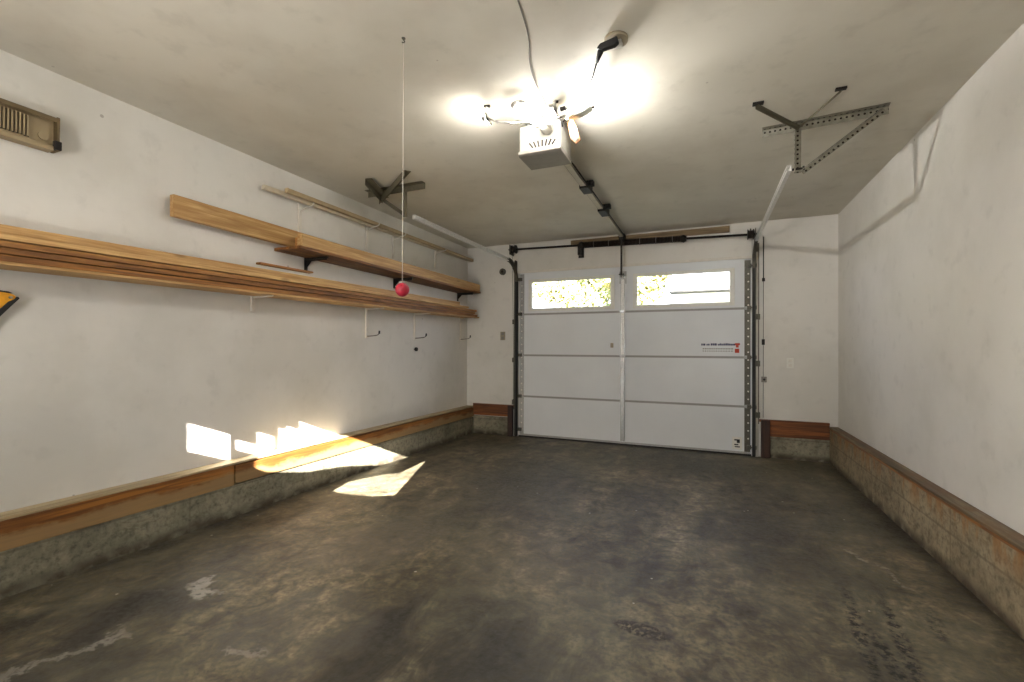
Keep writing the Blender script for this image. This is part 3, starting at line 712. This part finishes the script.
yt=empty('hand_tool',(.03,1.0,1.35))
poly=[(1.074,1.376),(1.066,1.386),(1.045,1.394),(1.0,1.398),(.90,1.40),(.80,1.37),(.86,1.30),(.97,1.245),(1.0,1.268),(1.045,1.335)]
build('handle', mb().prism(poly,0,.012,.040), M['yellow'], yt, bevel=.004)
edge=[(1.077,1.378),(1.068,1.366),(1.045,1.352),(1.02,1.318),(.99,1.272),(.965,1.24),(.975,1.232),(1.005,1.262),(1.05,1.326),(1.082,1.370)]
build('blade_edge', mb().prism(edge,0,.008,.046), M['black'], yt)
build('rivet', mb().tube([(.038,1.052,1.372),(.050,1.052,1.372)],.006,10), M['galv'], yt)
build('top_trim', mb().prism([(1.06,1.392),(1.045,1.399),(1.0,1.403),(.9,1.405),(.9,1.399),(1.0,1.397),(1.045,1.392)],0,.010,.044), M['black'], yt)
build('wall_nail', mb().tube([(0,.98,1.38),(.05,.98,1.38)],.004,8), M['galv'], yt)
tag(yt,'yellow tool with a black edge hanging at the picture edge below the stack','tool')

# ---------------------------------------------------------------- small fittings on the door wall
pl=build('switch_plate', mb().box(.505,.575,D-.008,D-.001,1.262,1.372), M['tan'], bevel=.003)
for dz in (.028,-.028):
    build('socket_face', mb().box(.522,.558,D-.012,D-.007,1.317+dz-.018,1.317+dz+.018), M['grey_plastic'], pl, bevel=.002)
tag(pl,'tan outlet plate on the wall between the corner and the garage door','outlet')
cp=build('round_cover', mb().tube([(.537,D-.001,2.172),(.537,D-.022,2.172)],.044,24), M['galv_dark'])
for z in (2.195,2.15): build('cover_screw', mb().tube([(.537,D-.021,z),(.537,D-.026,z)],.006,8), M['iron'], cp)
build('cover_hub', mb().tube([(.537,D-.021,2.172),(.537,D-.034,2.172)],.016,12), M['iron'], cp)
tag(cp,'round dark grey cover on the wall near the upper corner of the door','cover')
pl=build('outlet_plate', mb().box(3.815,3.880,D-.006,D-.001,.955,1.062), M['plastic'], bevel=.003)
for dz in (.024,-.024): build('socket_face', mb().box(3.832,3.864,D-.009,D-.005,1.008+dz-.015,1.008+dz+.015), M['whitemetal'], pl, bevel=.002)
tag(pl,'small white outlet plate on the wall between the door and the bare wall','outlet')
cb=build('sensor_cable', mb().tube([(3.60,D-.006,2.36),(3.60,D-.006,1.9)],.005,6).tube([(3.60,D-.006,1.9),(3.598,D-.006,.42)],.0025,6), M['iron'])
build('cable_clip', mb().box(3.586,3.614,D-.016,D-.001,1.88,1.915), M['iron'], cb); build('cable_clip', mb().box(3.584,3.612,D-.02,D-.001,1.20,1.26), M['iron'], cb)
tag(cb,'dark cable running down the wall beside the door track','cable')
bx=build('sensor_box', mb().box(3.58,3.63,D-.030,D-.001,.80,.86), M['grey_plastic'], bevel=.003)
build('sensor_lens', mb().tube([(3.605,D-.029,.83),(3.605,D-.036,.83)],.012,12), M['black'], bx)
tag(bx,'small grey box on the wall just beside the door track','box')

# ---------------------------------------------------------------- unseen tube lamp added as fill light behind the camera
cl=empty('fill_tubes',(2.3,-.62,2.28))
build('reflector_bar', mb().box(1.65,2.95,-.64,-.60,2.30,2.33), M['whitemetal'], cl, bevel=.004)
for y in (-.70,-.54):
    tb=build('tube', mb().tube([(1.68,y,2.28),(2.92,y,2.28)],.016,14), M['lamp'], cl)
    build('tube_socket', mb().box(1.655,1.68,y-.02,y+.02,2.255,2.33), M['whitemetal'], cl); build('tube_socket', mb().box(2.92,2.945,y-.02,y+.02,2.255,2.33), M['whitemetal'], cl)
for x in (1.8,2.8): build('hanging_chain', mb().tube([(x,-.62,2.33),(x,-.62,H-.001)],.003,6), M['galv'], cl)
tag(cl,'added two-tube fill light hanging out of view','light')
fl=empty('fill_tripod',(1.3,-.85,0))  # unseen tripod light, added to brighten the ceiling and walls
build('mast', mb().tube([(1.3,-.85,.02),(1.3,-.85,1.05)],.014,10), M['iron'], fl)
for k in range(3):
    a=k*2*math.pi/3; build('leg', mb().tube([(1.3,-.85,.35),(1.3+.34*math.cos(a),-.85+.30*math.sin(a),.01)],.010,8), M['iron'], fl)
c_=Vector((1.3,-.85,1.12)); n_=Vector((.56,.62,.64)).normalized(); u_=Vector((.742,-.670,0)); v_=n_.cross(u_)
P=lambda a,b,c: c_+u_*a+v_*b+n_*c
build('lamp_head', mb().hexa([P(-.30,-.20,-.06),P(.30,-.20,-.06),P(.30,.20,-.06),P(-.30,.20,-.06),P(-.30,-.20,0),P(.30,-.20,0),P(.30,.20,0),P(-.30,.20,0)]), M['yellow'], fl, bevel=.006)
build('lamp_face', mb().hexa([P(-.27,-.17,.0),P(.27,-.17,.0),P(.27,.17,.0),P(-.27,.17,.0),P(-.27,-.17,.006),P(.27,-.17,.006),P(.27,.17,.006),P(-.27,.17,.006)]), M['fill_flood'], fl)
tag(fl,'added yellow tripod fill light out of view, aimed at the ceiling','light')

# ================================================================ OUTSIDE
struct(build('ground', mb().box(-40,45,D+.35,60,-.25,-.02).box(-40,45,-40,B0-T,-.25,-.02), M['grass']))
def tree(x,y,h,r,zc_,seed,mats,label,n=2600):
    R=random.Random(seed); t=empty('tree',(x,y,0)); 
    build('trunk', mb().tube([(x,y,-.05),(x+.1,y,h*.35),(x,y+.1,h*.7)],[.16,.12,.05],10), M['bark'], t)
    m=mb(); blobs=[(x+R.uniform(-r*.6,r*.6),y+R.uniform(-r*.5,r*.5),zc_+R.uniform(-.9,1.3),r*R.uniform(.3,.55)) for _ in range(9)]
    for i in range(n):
        bx_,by_,bz_,br=R.choice(blobs); v=Vector((R.gauss(0,1),R.gauss(0,1),R.gauss(0,.8))); v.normalize(); v*=br*R.random()**.4
        c=Vector((bx_,by_,bz_))+v; a=Vector((R.gauss(0,1),R.gauss(0,1),R.gauss(0,1))).normalized(); b=a.orthogonal().normalized(); s=R.uniform(.05,.10)
        k=len(m.v); m.v += [tuple(c+a*s),tuple(c+b*s*.6),tuple(c-a*s),tuple(c-b*s*.6)]; m.cur=R.randrange(len(mats)); m.face([k,k+1,k+2,k+3])
    build('foliage', m, mats, t)
    tag(t,label,'tree')
tree(-2.4,13.5,4.6,1.5,3.0,1,[M['leaf'],M['leaf'],M['leaf_y']],'green tree outside at the far side of the window next to the wood wall')
tree(-.7,15.0,5.0,1.6,3.1,2,[M['leaf'],M['leaf_y']],'yellow-green tree filling the window next to the wood wall')
tree(.75,13.0,4.4,1.2,2.9,5,[M['leaf'],M['leaf'],M['leaf_y']],'tall green tree seen in the window close to the door centre')
tree(1.95,10.2,2.6,.70,2.45,3,[M['leaf_y'],M['leaf']],'yellow tree in front of the white house',1500)
hs_=empty('house',(5.0,22,0))
build('house_wall', mb().box(1.62,12,20.6,26,-.05,3.52), M['siding'], hs_)
build('soffit', mb().box(1.6,12.2,19.32,20.6,3.53,3.60).box(1.6,12.2,19.29,19.32,3.47,3.60), M['eave_shade'], hs_)
build('house_roof', mb().prism([(19.28,3.64),(23.3,5.2),(26.4,3.70),(26.4,3.605),(19.28,3.605)],0,1.6,12.2), M['shingle'], hs_)
tag(hs_,'white neighbouring house with a pale roof seen through the window','house')
for o in bpy.data.objects:
    if '_wl' in o: del o['_wl']
